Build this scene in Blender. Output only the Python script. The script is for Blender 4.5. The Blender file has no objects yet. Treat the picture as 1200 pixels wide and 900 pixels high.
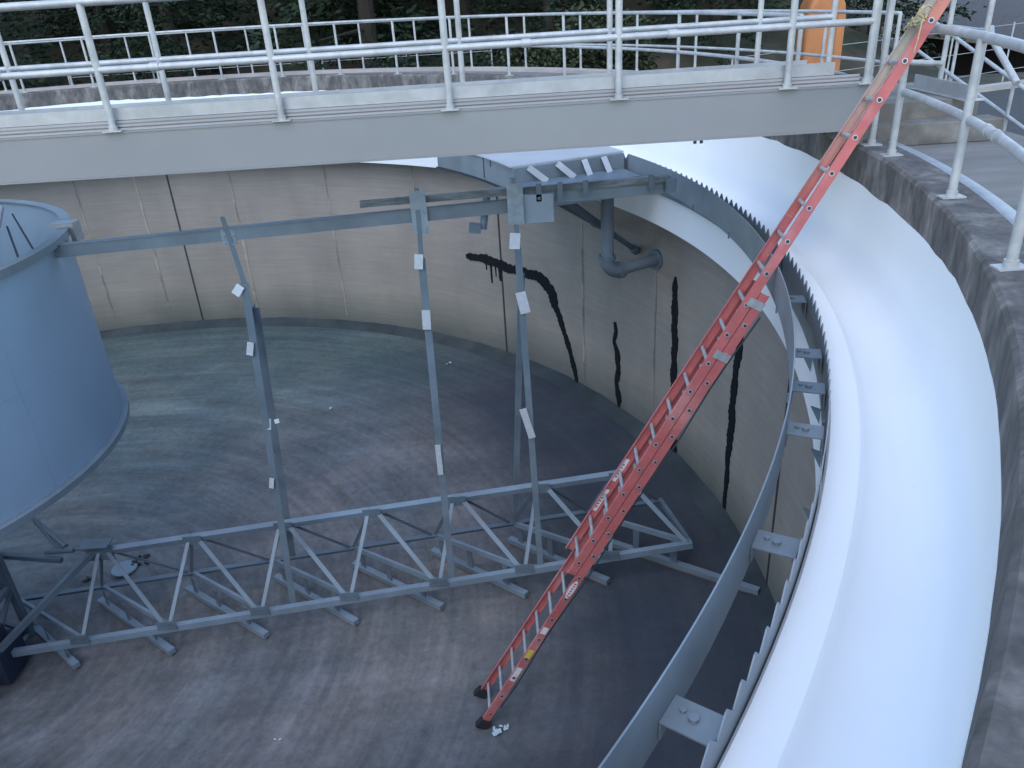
import bpy, bmesh, math, random
from mathutils import Vector, Matrix
random.seed(7)
PI=math.pi; R=math.radians
sc=bpy.context.scene; col=sc.collection
def V(*a): return Vector(a)
def pol(r,a,z): return Vector((r*math.cos(R(a)), r*math.sin(R(a)), z))
# ------------------------------------------------------------------ mesh builder
class MB:
    def __init__(s): s.v=[]; s.f=[]; s.sm=[]
    def quad(s,*p,smooth=False):
        n=len(s.v); s.v+= [tuple(q) for q in p]; s.f.append(tuple(range(n,n+len(p)))); s.sm.append(smooth)
    def hexa(s,c):  # 8 corners: bottom 4 ccw, top 4 ccw
        n=len(s.v); s.v+=[tuple(q) for q in c]
        for f in ((3,2,1,0),(4,5,6,7),(0,1,5,4),(1,2,6,5),(2,3,7,6),(3,0,4,7)):
            s.f.append(tuple(n+i for i in f)); s.sm.append(False)
    def box(s,x0,x1,y0,y1,z0,z1):
        s.hexa([(x0,y0,z0),(x1,y0,z0),(x1,y1,z0),(x0,y1,z0),(x0,y0,z1),(x1,y0,z1),(x1,y1,z1),(x0,y1,z1)])
    def bar(s,a,b,w,h,up=(0,0,1),off=(0,0)):   # rectangular bar between a and b
        a=Vector(a);b=Vector(b);d=(b-a).normalized();up=Vector(up)
        x=d.cross(up)
        if x.length<1e-4: x=d.cross(Vector((1,0,0)))
        x.normalize(); y=x.cross(d).normalized()
        a=a+x*off[0]+y*off[1]; b=b+x*off[0]+y*off[1]
        c=[]
        for p in (a,b):
            for sx,sy in ((-1,-1),(1,-1),(1,1),(-1,1)): c.append(p+x*(w/2*sx)+y*(h/2*sy))
        n=len(s.v); s.v+=[tuple(q) for q in c]
        for f in ((0,1,2,3),(7,6,5,4),(1,0,4,5),(2,1,5,6),(3,2,6,7),(0,3,7,4)):
            s.f.append(tuple(n+i for i in f)); s.sm.append(False)
    def angle(s,a,b,w=.07,t=.008,up=(0,0,1),flip=1):  # L section
        s.bar(a,b,w,t,up,off=(0,0)); s.bar(a,b,t,w,up,off=(flip*(w/2-t/2),-w/2-t/2+.0005))
    def channel(s,a,b,d=.1,w=.04,t=.006,up=(0,0,1),side=1):
        s.bar(a,b,t,d,up); s.bar(a,b,w,t,up,off=(side*w/2,d/2+t/2)); s.bar(a,b,w,t,up,off=(side*w/2,-d/2-t/2))
    def tube(s,pts,r,n=12,cap=True):
        pts=[Vector(p) for p in pts]; k=len(pts)
        rr=r if isinstance(r,(list,tuple)) else [r]*k
        base=len(s.v); nrm=None
        for i,p in enumerate(pts):
            if i==0:d=(pts[1]-p)
            elif i==k-1:d=(p-pts[i-1])
            else:d=(pts[i+1]-pts[i-1])
            d.normalize()
            if nrm is None:
                nrm=d.cross(Vector((0,0,1)))
                if nrm.length<1e-3:nrm=d.cross(Vector((1,0,0)))
            nrm=(nrm-d*nrm.dot(d)).normalized(); bn=d.cross(nrm)
            for j in range(n):
                a=2*PI*j/n; s.v.append(tuple(p+nrm*(rr[i]*math.cos(a))+bn*(rr[i]*math.sin(a))))
        for i in range(k-1):
            for j in range(n):
                j2=(j+1)%n
                s.f.append((base+i*n+j,base+i*n+j2,base+(i+1)*n+j2,base+(i+1)*n+j)); s.sm.append(True)
        if cap:
            s.f.append(tuple(base+j for j in range(n-1,-1,-1))); s.sm.append(False)
            s.f.append(tuple(base+(k-1)*n+j for j in range(n))); s.sm.append(False)
    def sweep(s,prof,a0,a1,n,closed=True,smooth=True,caps=True,fn=None):  # profile (r,z) about the z axis
        full=abs(abs(a1-a0)-360)<1e-6; m=len(prof); base=len(s.v); cnt=n if full else n+1
        for i in range(cnt):
            a=a0+(a1-a0)*i/n
            for j,(r,z) in enumerate(prof):
                if fn: r,z=fn(i,a,j,r,z)
                s.v.append(tuple(pol(r,a,z)))
        for i in range(n):
            i2=(i+1)%cnt
            for j in range(m if closed else m-1):
                j2=(j+1)%m
                s.f.append((base+i*m+j,base+i2*m+j,base+i2*m+j2,base+i*m+j2)); s.sm.append(smooth)
        if closed and caps and not full:
            s.f.append(tuple(base+j for j in range(m))); s.sm.append(False)
            s.f.append(tuple(base+(cnt-1)*m+j for j in range(m-1,-1,-1))); s.sm.append(False)
    def disc(s,c,r,n=24,up=True):
        c=Vector(c); q=[c+Vector((r*math.cos(2*PI*i/n),r*math.sin(2*PI*i/n),0)) for i in range(n)]
        s.quad(*(q if up else q[::-1]))
    def cyl(s,a,b,r,n=16): s.tube([a,b],r,n)
    def build(s,name,mat,parent=None,bevel=0,origin=None):
        me=bpy.data.meshes.new(name); 
        o=Vector(origin) if origin is not None else Vector((0,0,0))
        me.from_pydata([tuple(Vector(p)-o) for p in s.v],[],s.f)
        me.polygons.foreach_set('use_smooth',s.sm)
        bm=bmesh.new(); bm.from_mesh(me); bmesh.ops.recalc_face_normals(bm,faces=bm.faces); bm.to_mesh(me); bm.free()
        me.materials.append(mat); me.update()
        ob=bpy.data.objects.new(name,me); col.objects.link(ob); ob.location=o
        if parent is not None:
            ob.parent=parent
            ob.location=o-ABS.get(parent.name,Vector((0,0,0)))
            ABS[ob.name]=o
        else: ABS[ob.name]=o
        try: me.set_sharp_from_angle(angle=R(35))
        except Exception: pass
        if bevel:
            m=ob.modifiers.new('b','BEVEL'); m.width=bevel; m.segments=2; m.limit_method='ANGLE'
        return ob
ABS={}
def tag(o,label,cat,group=None,kind=None):
    if label:o['label']=label
    if cat:o['category']=cat
    if group:o['group']=group
    if kind:o['kind']=kind
    return o
def thing(name,label,cat,loc=(0,0,0),group=None):
    o=bpy.data.objects.new(name,None); col.objects.link(o); o.location=loc; o.empty_display_size=.1
    ABS[o.name]=Vector(loc); return tag(o,label,cat,group)
def struct(o): o['kind']='structure'; return o
# ------------------------------------------------------------------ materials
def mat(name,base,rough=.6,metal=0,var=.12,scale=3,coord='obj',stretch=(1,1,1),bump=0,bscale=40,second=None,thr=(.45,.65),spec=None):
    m=bpy.data.materials.new(name); m.use_nodes=True; nt=m.node_tree; N=nt.nodes; L=nt.links
    bs=N['Principled BSDF']; bs.inputs['Roughness'].default_value=rough; bs.inputs['Metallic'].default_value=metal
    if spec is not None: bs.inputs['Specular IOR Level'].default_value=spec
    tc=N.new('ShaderNodeTexCoord'); src=tc.outputs['Object']
    if coord=='cyl':
        g=N.new('ShaderNodeNewGeometry'); sx=N.new('ShaderNodeSeparateXYZ'); L.new(g.outputs['Position'],sx.inputs[0])
        at=N.new('ShaderNodeMath'); at.operation='ARCTAN2'; L.new(sx.outputs['Y'],at.inputs[0]); L.new(sx.outputs['X'],at.inputs[1])
        mu=N.new('ShaderNodeMath'); mu.operation='MULTIPLY'; L.new(at.outputs[0],mu.inputs[0]); mu.inputs[1].default_value=11
        l1=N.new('ShaderNodeVectorMath'); l1.operation='LENGTH'
        cx=N.new('ShaderNodeCombineXYZ'); L.new(sx.outputs['X'],cx.inputs[0]); L.new(sx.outputs['Y'],cx.inputs[1]); L.new(cx.outputs[0],l1.inputs[0])
        cb=N.new('ShaderNodeCombineXYZ'); L.new(mu.outputs[0],cb.inputs[0]); L.new(l1.outputs['Value'],cb.inputs[1]); L.new(sx.outputs['Z'],cb.inputs[2])
        src=cb.outputs[0]
    elif coord=='world':
        g=N.new('ShaderNodeNewGeometry'); src=g.outputs['Position']
    mp=N.new('ShaderNodeMapping'); mp.inputs['Scale'].default_value=stretch; L.new(src,mp.inputs[0])
    def noise(sc_,det=6,ro=.6):
        n=N.new('ShaderNodeTexNoise'); n.inputs['Scale'].default_value=sc_; n.inputs['Detail'].default_value=det; n.inputs['Roughness'].default_value=ro
        L.new(mp.outputs[0],n.inputs['Vector']); return n
    n1=noise(scale); r=N.new('ShaderNodeMapRange'); r.inputs['From Min'].default_value=.3; r.inputs['From Max'].default_value=.7
    r.inputs['To Min'].default_value=1-var; r.inputs['To Max'].default_value=1+var; L.new(n1.outputs['Fac'],r.inputs['Value'])
    mx=N.new('ShaderNodeMix'); mx.data_type='RGBA'; mx.inputs['A'].default_value=(*base,1); mx.inputs['B'].default_value=(*(second or base),1)
    if second:
        n2=noise(scale*.37,4); r2=N.new('ShaderNodeMapRange'); r2.inputs['From Min'].default_value=thr[0]; r2.inputs['From Max'].default_value=thr[1]
        L.new(n2.outputs['Fac'],r2.inputs['Value']); L.new(r2.outputs[0],mx.inputs['Factor'])
    else: mx.inputs['Factor'].default_value=0
    vm=N.new('ShaderNodeVectorMath'); vm.operation='SCALE'; L.new(mx.outputs['Result'],vm.inputs[0]); L.new(r.outputs[0],vm.inputs['Scale'])
    L.new(vm.outputs[0],bs.inputs['Base Color'])
    if bump:
        nb=noise(bscale,5); bp=N.new('ShaderNodeBump'); bp.inputs['Strength'].default_value=bump; bp.inputs['Distance'].default_value=.01
        L.new(nb.outputs['Fac'],bp.inputs['Height']); L.new(bp.outputs[0],bs.inputs['Normal'])
    m['mix']=1
    return m,dict(nt=nt,N=N,L=L,bs=bs,mp=mp,src=src,noise=noise,vm=vm,mx=mx)
def M(*a,**k): return mat(*a,**k)[0]
steel=M('steel_paint',(.185,.222,.25),.42,0,.18,1.6,second=(.155,.18,.20),bump=.05,bscale=8)
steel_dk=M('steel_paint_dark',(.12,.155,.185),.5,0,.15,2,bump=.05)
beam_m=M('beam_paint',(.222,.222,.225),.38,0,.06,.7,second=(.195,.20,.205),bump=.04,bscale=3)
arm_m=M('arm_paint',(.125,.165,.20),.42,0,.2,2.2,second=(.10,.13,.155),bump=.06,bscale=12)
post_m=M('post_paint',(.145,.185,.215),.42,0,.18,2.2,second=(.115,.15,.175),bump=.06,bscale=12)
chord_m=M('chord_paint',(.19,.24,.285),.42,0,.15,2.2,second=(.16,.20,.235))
alu=M('aluminium',(.40,.40,.41),.42,.35,.12,6,second=(.34,.345,.35))
rail_m=M('galvanised_rail',(.42,.42,.42),.45,.2,.15,9,second=(.33,.335,.34))
white=M('white_coating',(.80,.80,.80),.5,0,.02,.8,coord='world',second=(.77,.77,.78),bump=.12,bscale=2.2)
red=M('red_fibreglass',(.46,.125,.12),.55,0,.14,5,second=(.54,.25,.235),thr=(.5,.75))
red_faded=M('faded_fibreglass',(.48,.19,.145),.6,0,.12,5,second=(.43,.13,.09))
red_worn=M('worn_fibreglass',(.46,.12,.10),.6,0,.12,5,second=(.42,.36,.31),thr=(.30,.46))
black=M('sealant_black',(.010,.012,.014),.8,0,.25,14,bump=.4,bscale=18,spec=.2)
rubber=M('black_rubber',(.02,.02,.022),.8)
orange=M('orange_cover',(.42,.155,.05),.6,0,.15,1.5,second=(.33,.12,.04),bump=.1,bscale=5)
_nt=red_worn.node_tree; _mx=[n for n in _nt.nodes if n.type=='MIX'][0]; _old=_mx.inputs['Factor'].links[0].from_socket
_g=_nt.nodes.new('ShaderNodeNewGeometry'); _s=_nt.nodes.new('ShaderNodeSeparateXYZ'); _nt.links.new(_g.outputs['Position'],_s.inputs[0])
_r=_nt.nodes.new('ShaderNodeMapRange'); _r.inputs['From Min'].default_value=5.6; _r.inputs['From Max'].default_value=6.8; _nt.links.new(_s.outputs['Z'],_r.inputs['Value'])
_q=_nt.nodes.new('ShaderNodeMath'); _q.operation='MULTIPLY'; _nt.links.new(_r.outputs[0],_q.inputs[0]); _nt.links.new(_old,_q.inputs[1]); _nt.links.new(_q.outputs[0],_mx.inputs['Factor'])
label_w=M('label_white',(.72,.72,.72),.5,0,.05,20)
label_y=M('label_yellow',(.70,.55,.10),.5)
rope_m=M('rope_fibre',(.45,.36,.18),.9,0,.3,30)
wood=M('bar_rubber',(.11,.12,.125),.8,0,.4,5,second=(.22,.23,.24),stretch=(1,1,6))
curb_m,cd=mat('curb_concrete',(.092,.083,.078),.9,0,.42,2.4,coord='cyl',stretch=(4,4,1.8),second=(.20,.18,.165),thr=(.48,.66),bump=.55,bscale=9)
walk_m=M('walkway_concrete',(.185,.172,.158),.9,0,.16,1.4,coord='world',stretch=(1,3,1),second=(.145,.138,.13),bump=.25,bscale=30)
walk_far=M('walkway_rim_concrete',(.42,.36,.32),.9,0,.14,1.2,coord='cyl',second=(.32,.28,.26),bump=.2)
step_m=M('step_concrete',(.13,.118,.105),.9,0,.28,4,coord='world',second=(.21,.195,.18),bump=.35,bscale=22)
_m=bpy.data.materials['white_coating']; _nt=_m.node_tree; _b=_nt.nodes['Principled BSDF']; _l=_b.inputs['Base Color'].links[0].from_socket
_g=_nt.nodes.new('ShaderNodeNewGeometry'); _v=_nt.nodes.new('ShaderNodeTexNoise'); _v.inputs['Scale'].default_value=5; _v.inputs['Detail'].default_value=8; _v.inputs['Roughness'].default_value=.75; _nt.links.new(_g.outputs['Position'],_v.inputs['Vector'])
_r=_nt.nodes.new('ShaderNodeMapRange'); _r.inputs['From Min'].default_value=.66; _r.inputs['From Max'].default_value=.78; _r.inputs['To Max'].default_value=.22; _nt.links.new(_v.outputs['Fac'],_r.inputs['Value'])
_x=_nt.nodes.new('ShaderNodeMix'); _x.data_type='RGBA'; _nt.links.new(_r.outputs[0],_x.inputs['Factor']); _nt.links.new(_l,_x.inputs['A']); _x.inputs['B'].default_value=(.45,.45,.44,1); _nt.links.new(_x.outputs['Result'],_b.inputs['Base Color'])
asphalt=M('asphalt',(.045,.045,.048),.9,0,.15,.8,coord='world',second=(.06,.06,.062),bump=.3,bscale=60)
kerb_m=M('kerb_concrete',(.33,.31,.29),.9,0,.15,3,coord='world')
grass=M('ground_cover',(.022,.026,.015),1,0,.4,1.5,coord='world',second=(.06,.042,.028),bump=.6,bscale=8)
roof_m=M('roof_shingle',(.10,.098,.10),.9,0,.25,3,coord='world',stretch=(1,6,1),bump=.4)
fascia=M('fascia_cream',(.42,.37,.27),.7)
brownwall=M('building_wall_brown',(.07,.055,.05),.9,0,.2,2)
bark=M('bark',(.03,.024,.018),.95,0,.3,6,bump=.5)
lid_dk=M('lid_grey',(.20,.26,.30),.6)
debris=M('debris_pale',(.42,.50,.55),.5,0,.2,12)
debris_d=M('debris_dark',(.03,.03,.04),.9)
gasket=M('gasket_dark',(.03,.035,.045),.8)
# tank wall: tan concrete with vertical streaks and paler foot
wall_m,w=mat('tank_wall_concrete',(.325,.285,.24),.92,0,.09,1.1,coord='cyl',stretch=(1,1,.45),second=(.275,.245,.21),thr=(.4,.7),bump=.25,bscale=14)
N,L=w['N'],w['L']
sx=N.new('ShaderNodeSeparateXYZ'); L.new(w['src'],sx.inputs[0])
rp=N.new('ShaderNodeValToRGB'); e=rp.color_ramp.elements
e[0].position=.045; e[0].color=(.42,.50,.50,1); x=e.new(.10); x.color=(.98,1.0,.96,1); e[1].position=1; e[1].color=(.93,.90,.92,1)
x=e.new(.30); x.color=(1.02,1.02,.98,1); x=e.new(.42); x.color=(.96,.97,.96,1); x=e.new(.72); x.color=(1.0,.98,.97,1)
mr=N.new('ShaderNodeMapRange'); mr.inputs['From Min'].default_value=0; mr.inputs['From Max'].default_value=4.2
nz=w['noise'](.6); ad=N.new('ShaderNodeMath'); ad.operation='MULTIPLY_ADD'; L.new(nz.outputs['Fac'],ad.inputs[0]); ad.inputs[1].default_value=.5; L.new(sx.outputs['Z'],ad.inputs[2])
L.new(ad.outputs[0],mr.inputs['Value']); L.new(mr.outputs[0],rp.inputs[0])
mm=N.new('ShaderNodeVectorMath'); mm.operation='MULTIPLY'; L.new(w['vm'].outputs[0],mm.inputs[0]); L.new(rp.outputs[0],mm.inputs[1])
# fine horizontal weave of form marks
wv=N.new('ShaderNodeTexNoise'); wv.inputs['Scale'].default_value=1; wv.inputs['Detail'].default_value=3
mp2=N.new('ShaderNodeMapping'); mp2.inputs['Scale'].default_value=(1.2,1,22); L.new(w['src'],mp2.inputs[0]); L.new(mp2.outputs[0],wv.inputs['Vector'])
mr2=N.new('ShaderNodeMapRange'); mr2.inputs['From Min'].default_value=.3; mr2.inputs['From Max'].default_value=.7; mr2.inputs['To Min'].default_value=.93; mr2.inputs['To Max'].default_value=1.07
L.new(wv.outputs['Fac'],mr2.inputs['Value'])
m3=N.new('ShaderNodeVectorMath'); m3.operation='SCALE'; L.new(mm.outputs[0],m3.inputs[0]); L.new(mr2.outputs[0],m3.inputs['Scale']); L.new(m3.outputs[0],w['bs'].inputs['Base Color'])
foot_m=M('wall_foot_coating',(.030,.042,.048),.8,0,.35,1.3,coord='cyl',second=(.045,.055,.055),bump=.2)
joint_m=M('joint_dark',(.05,.045,.045),.9,0,.3,8)
rep_m=M('joint_repair',(.38,.32,.26),.9,0,.2,3,coord='cyl',second=(.22,.19,.155),thr=(.45,.55))
# floor: stained screed
fl_m,w=mat('tank_floor_screed',(.115,.118,.122),.75,0,.14,1.3,coord='world',second=(.17,.15,.142),thr=(.44,.66),bump=.25,bscale=20)
N,L=w['N'],w['L']
g=N.new('ShaderNodeNewGeometry'); 
sp=N.new('ShaderNodeSeparateXYZ'); L.new(g.outputs['Position'],sp.inputs[0])
at=N.new('ShaderNodeMath'); at.operation='ARCTAN2'; L.new(sp.outputs['Y'],at.inputs[0]); L.new(sp.outputs['X'],at.inputs[1])
cx=N.new('ShaderNodeCombineXYZ'); L.new(sp.outputs['X'],cx.inputs[0]); L.new(sp.outputs['Y'],cx.inputs[1])
ln=N.new('ShaderNodeVectorMath'); ln.operation='LENGTH'; L.new(cx.outputs[0],ln.inputs[0])
pc=N.new('ShaderNodeCombineXYZ'); L.new(at.outputs[0],pc.inputs[0]); L.new(ln.outputs['Value'],pc.inputs[1])
mpp=N.new('ShaderNodeMapping'); mpp.inputs['Scale'].default_value=(1.6,1.3,1); L.new(pc.outputs[0],mpp.inputs[0])
sn=N.new('ShaderNodeTexNoise'); sn.inputs['Scale'].default_value=1.4; sn.inputs['Detail'].default_value=7; sn.inputs['Roughness'].default_value=.62; L.new(mpp.outputs[0],sn.inputs['Vector'])
s1=N.new('ShaderNodeMapRange'); s1.inputs['From Min'].default_value=.35; s1.inputs['From Max'].default_value=.65; s1.inputs['To Min'].default_value=.80; s1.inputs['To Max'].default_value=1.2; L.new(sn.outputs['Fac'],s1.inputs['Value'])
# straight trowel sweeps across the near floor
mps=N.new('ShaderNodeMapping'); mps.inputs['Rotation'].default_value=(0,0,R(-62)); mps.inputs['Scale'].default_value=(.35,2.6,1); L.new(g.outputs['Position'],mps.inputs[0])
s2n=N.new('ShaderNodeTexNoise'); s2n.inputs['Scale'].default_value=1; s2n.inputs['Detail'].default_value=5; L.new(mps.outputs[0],s2n.inputs['Vector'])
s2=N.new('ShaderNodeMapRange'); s2.inputs['From Min'].default_value=.3; s2.inputs['From Max'].default_value=.7; s2.inputs['To Min'].default_value=.85; s2.inputs['To Max'].default_value=1.15; L.new(s2n.outputs['Fac'],s2.inputs['Value'])
# silt ring left against the wall (wider on the east side), a stain with its own ragged outline
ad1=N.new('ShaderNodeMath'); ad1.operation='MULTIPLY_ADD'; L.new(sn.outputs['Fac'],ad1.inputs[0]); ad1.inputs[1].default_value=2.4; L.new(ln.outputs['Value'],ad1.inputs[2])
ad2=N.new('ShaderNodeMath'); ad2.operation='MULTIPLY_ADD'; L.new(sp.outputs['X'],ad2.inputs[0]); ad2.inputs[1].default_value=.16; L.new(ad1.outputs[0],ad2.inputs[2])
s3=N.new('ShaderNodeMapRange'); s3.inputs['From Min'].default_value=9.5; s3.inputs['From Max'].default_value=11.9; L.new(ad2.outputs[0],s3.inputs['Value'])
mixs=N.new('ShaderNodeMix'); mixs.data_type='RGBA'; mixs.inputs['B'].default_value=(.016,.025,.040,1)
m1=N.new('ShaderNodeMath'); m1.operation='MULTIPLY'; L.new(s1.outputs[0],m1.inputs[0]); L.new(s2.outputs[0],m1.inputs[1])
v1=N.new('ShaderNodeVectorMath'); v1.operation='SCALE'; L.new(w['vm'].outputs[0],v1.inputs[0]); L.new(m1.outputs[0],v1.inputs['Scale'])
gn=N.new('ShaderNodeTexNoise'); gn.inputs['Scale'].default_value=9; gn.inputs['Detail'].default_value=9; gn.inputs['Roughness'].default_value=.8; L.new(g.outputs['Position'],gn.inputs['Vector'])
gr=N.new('ShaderNodeMapRange'); gr.inputs['From Min'].default_value=.35; gr.inputs['From Max'].default_value=.65; gr.inputs['To Min'].default_value=.76; gr.inputs['To Max'].default_value=1.24; L.new(gn.outputs['Fac'],gr.inputs['Value'])
v0=v1; v1=N.new('ShaderNodeVectorMath'); v1.operation='SCALE'; L.new(v0.outputs[0],v1.inputs[0]); L.new(gr.outputs[0],v1.inputs['Scale'])
fs=N.new('ShaderNodeTexNoise'); fs.inputs['Scale'].default_value=1; fs.inputs['Detail'].default_value=6; mpf=N.new('ShaderNodeMapping'); mpf.inputs['Scale'].default_value=(2.2,9,1); L.new(pc.outputs[0],mpf.inputs[0]); L.new(mpf.outputs[0],fs.inputs['Vector'])
fr_=N.new('ShaderNodeMapRange'); fr_.inputs['From Min'].default_value=.35; fr_.inputs['From Max'].default_value=.65; fr_.inputs['To Min'].default_value=.88; fr_.inputs['To Max'].default_value=1.12; L.new(fs.outputs['Fac'],fr_.inputs['Value'])
v0=v1; v1=N.new('ShaderNodeVectorMath'); v1.operation='SCALE'; L.new(v0.outputs[0],v1.inputs[0]); L.new(fr_.outputs[0],v1.inputs['Scale'])
L.new(v1.outputs[0],mixs.inputs['A'])
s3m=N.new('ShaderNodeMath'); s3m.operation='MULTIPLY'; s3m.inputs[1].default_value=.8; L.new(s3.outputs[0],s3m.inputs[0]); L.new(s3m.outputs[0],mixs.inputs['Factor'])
# green silt in the north west
gt=N.new('ShaderNodeMath'); gt.operation='MULTIPLY_ADD'; L.new(sp.outputs['X'],gt.inputs[0]); gt.inputs[1].default_value=-.7; L.new(sp.outputs['Y'],gt.inputs[2])
s4=N.new('ShaderNodeMapRange'); s4.inputs['From Min'].default_value=1.0; s4.inputs['From Max'].default_value=6; s4.inputs['To Max'].default_value=.65; L.new(gt.outputs[0],s4.inputs['Value'])
mixg=N.new('ShaderNodeMix'); mixg.data_type='RGBA'; L.new(s4.outputs[0],mixg.inputs['Factor']); L.new(mixs.outputs['Result'],mixg.inputs['A'])
vg=N.new('ShaderNodeVectorMath'); vg.operation='MULTIPLY'; L.new(v1.outputs[0],vg.inputs[0]); vg.inputs[1].default_value=(.62,.95,.88); L.new(vg.outputs[0],mixg.inputs['B'])
L.new(mixg.outputs['Result'],w['bs'].inputs['Base Color'])
def leafmat(name,c,c2):
    m=bpy.data.materials.new(name); m.use_nodes=True; nt=m.node_tree; b=nt.nodes['Principled BSDF']; b.inputs['Roughness'].default_value=.7; b.inputs['Specular IOR Level'].default_value=.2
    g=nt.nodes.new('ShaderNodeNewGeometry'); mx=nt.nodes.new('ShaderNodeMix'); mx.data_type='RGBA'; mx.inputs['A'].default_value=(*c,1); mx.inputs['B'].default_value=(*c2,1)
    nt.links.new(g.outputs['Random Per Island'],mx.inputs['Factor']); nt.links.new(mx.outputs['Result'],b.inputs['Base Color']); return m
leafA=leafmat('conifer_foliage',(.010,.019,.012),(.024,.04,.02))
leafB=leafmat('shrub_foliage',(.025,.036,.018),(.06,.066,.035))
# ------------------------------------------------------------------ tank
def floorz(r): return -.10-(11.0-r)/13.5
F=MB(); prof=[(.01,floorz(0))]+[(r,floorz(r)) for r in (1,2.5,4,6,8,9.5,11.0)]+[(11.3,-.07)]
F.sweep(prof,0,360,180,closed=False); struct(F.build('tank_floor',fl_m))
tank=thing('settling_tank','round concrete settling tank with tan stained wall, white launder and dark rim','tank',(0,0,-.1))
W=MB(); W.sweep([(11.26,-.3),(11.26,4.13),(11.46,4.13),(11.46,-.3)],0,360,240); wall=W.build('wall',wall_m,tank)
W=MB()
def footfn(i,a,j,r,z):
    if j==2: z+=.012*math.sin(a*.9)+.01*math.sin(a*2.3+1)
    return r,z
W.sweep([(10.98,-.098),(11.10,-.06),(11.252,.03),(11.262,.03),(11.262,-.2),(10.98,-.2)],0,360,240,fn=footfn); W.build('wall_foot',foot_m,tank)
W=MB()
lp=[(10.76,4.15),(10.76,4.84),(10.775,4.86),(10.945,4.86),(10.965,4.84),(10.99,4.80),(11.03,4.755),(11.10,4.715),(11.18,4.695),(11.27,4.70),(11.35,4.74),(11.41,4.81),(11.445,4.95),(11.46,5.18),(11.46,5.56),(11.475,5.56),(11.475,4.15)]
rn=random.Random(3); wob=[rn.uniform(-1,1) for _ in range(361)]
def wf(i,a,j,r,z):
    if j in(14,15): z+= .018*math.sin(i*.21)+.012*wob[i%360]+.01*math.sin(i*.07+2)
    return r,z
W.sweep(lp,0,360,360,fn=wf); W.build('launder_channel',white,tank)
W=MB(); W.sweep([(11.463,5.40),(11.463,5.865),(11.485,5.89),(11.78,5.89),(11.80,5.87),(11.80,5.40)],0,360,240,
  fn=lambda i,a,j,r,z:(r, z+(.005*wob[(i*5)%360] if j in(1,2) else 0))); W.build('curb',curb_m,tank)
W=MB(); W.sweep([(11.477,4.13),(11.477,5.39),(13.28,5.39),(13.28,4.2),(13.0,4.2),(13.0,4.13)],0,360,120); W.build('outer_wall',step_m,tank)
# wall joints and repairs
for a in (90.4,45.3,-.7,-45.2,135.4,180.3,-90.3,-135.3):
    q=MB(); q.sweep([(11.245,.02),(11.245,4.14),(11.262,4.14),(11.262,.02)],a-.09,a+.09,1,smooth=False,fn=lambda i,a_,j,r,z:(r,z))
    q.build('wall_joint',joint_m,wall)
for k,a in enumerate((155,125,113,101.5,94.4,82.6,69.8,57.4,32.7,21.2,-27)):
    q=MB(); rr=random.Random(k); n=26
    ctr=[a+rr.uniform(-.05,.05) for _ in range(n+1)]; wd=[rr.uniform(.04,.20) if k%3 else rr.uniform(.03,.12) for _ in range(n+1)]
    z1=.02+rr.uniform(0,.5)
    for i in range(n):
        za=z1+(4.13-z1)*i/n; zb=z1+(4.13-z1)*(i+1)/n
        q.quad(pol(11.250,ctr[i]-wd[i],za),pol(11.250,ctr[i]+wd[i],za),pol(11.250,ctr[i+1]+wd[i+1],zb),pol(11.250,ctr[i+1]-wd[i+1],zb))
    q.build('repair_line',rep_m,wall)
def sealant(path,label,drips=()):
    q=MB(); rr=random.Random(len(path)+int(path[0][0])); pts=[]
    for i in range(len(path)-1):
        a,b=path[i],path[i+1]; L_=math.hypot((a[0]-b[0])*.1966,a[1]-b[1]); n=max(2,int(L_/.03))
        for j in range(n): t=j/n; pts.append(tuple(a[k]+(b[k]-a[k])*t for k in range(3)))
    pts.append(path[-1]); rows=[]
    for i,(a,z,w_) in enumerate(pts):
        p=pts[max(0,i-1)]; n_=pts[min(len(pts)-1,i+1)]
        dx=(n_[0]-p[0])*.1966; dz=n_[1]-p[1]; l=math.hypot(dx,dz) or 1; nx,nz=-dz/l,dx/l
        w2=w_*1.15; e1=w2/2*(1+.16*math.sin(i*.5+a)+.1*math.sin(i*1.9)+rr.uniform(-.09,.09)); e2=w2/2*(1+.18*math.sin(i*.37+1)+.1*math.sin(i*1.3+2)+rr.uniform(-.09,.09))
        rows.append((a+nx*e1/.1966,z+nz*e1,a-nx*e2/.1966,z-nz*e2))
    def rowsto(rows):
        for i in range(len(rows)-1):
            a=rows[i];b=rows[i+1]
            for r_ in(11.238,): q.quad(pol(r_,a[0],a[1]),pol(r_,b[0],b[1]),pol(r_,b[2],b[3]),pol(r_,a[2],a[3]))
            q.quad(pol(11.238,a[0],a[1]),pol(11.258,a[0],a[1]),pol(11.258,b[0],b[1]),pol(11.238,b[0],b[1]))
            q.quad(pol(11.238,a[2],a[3]),pol(11.258,a[2],a[3]),pol(11.258,b[2],b[3]),pol(11.238,b[2],b[3]))
    rowsto(rows)
    for (a,z0,z1,w_) in drips:
        n=10; rs=[]
        for i in range(n+1):
            t=i/n; ww=w_*(1-t*.6)*(1+rr.uniform(-.25,.25))/2/.1966; rs.append((a-ww,z0+(z1-z0)*t,a+ww,z0+(z1-z0)*t))
        rowsto(rs)
    o=q.build('sealant_patch',black,wall); o['label']=label
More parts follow.
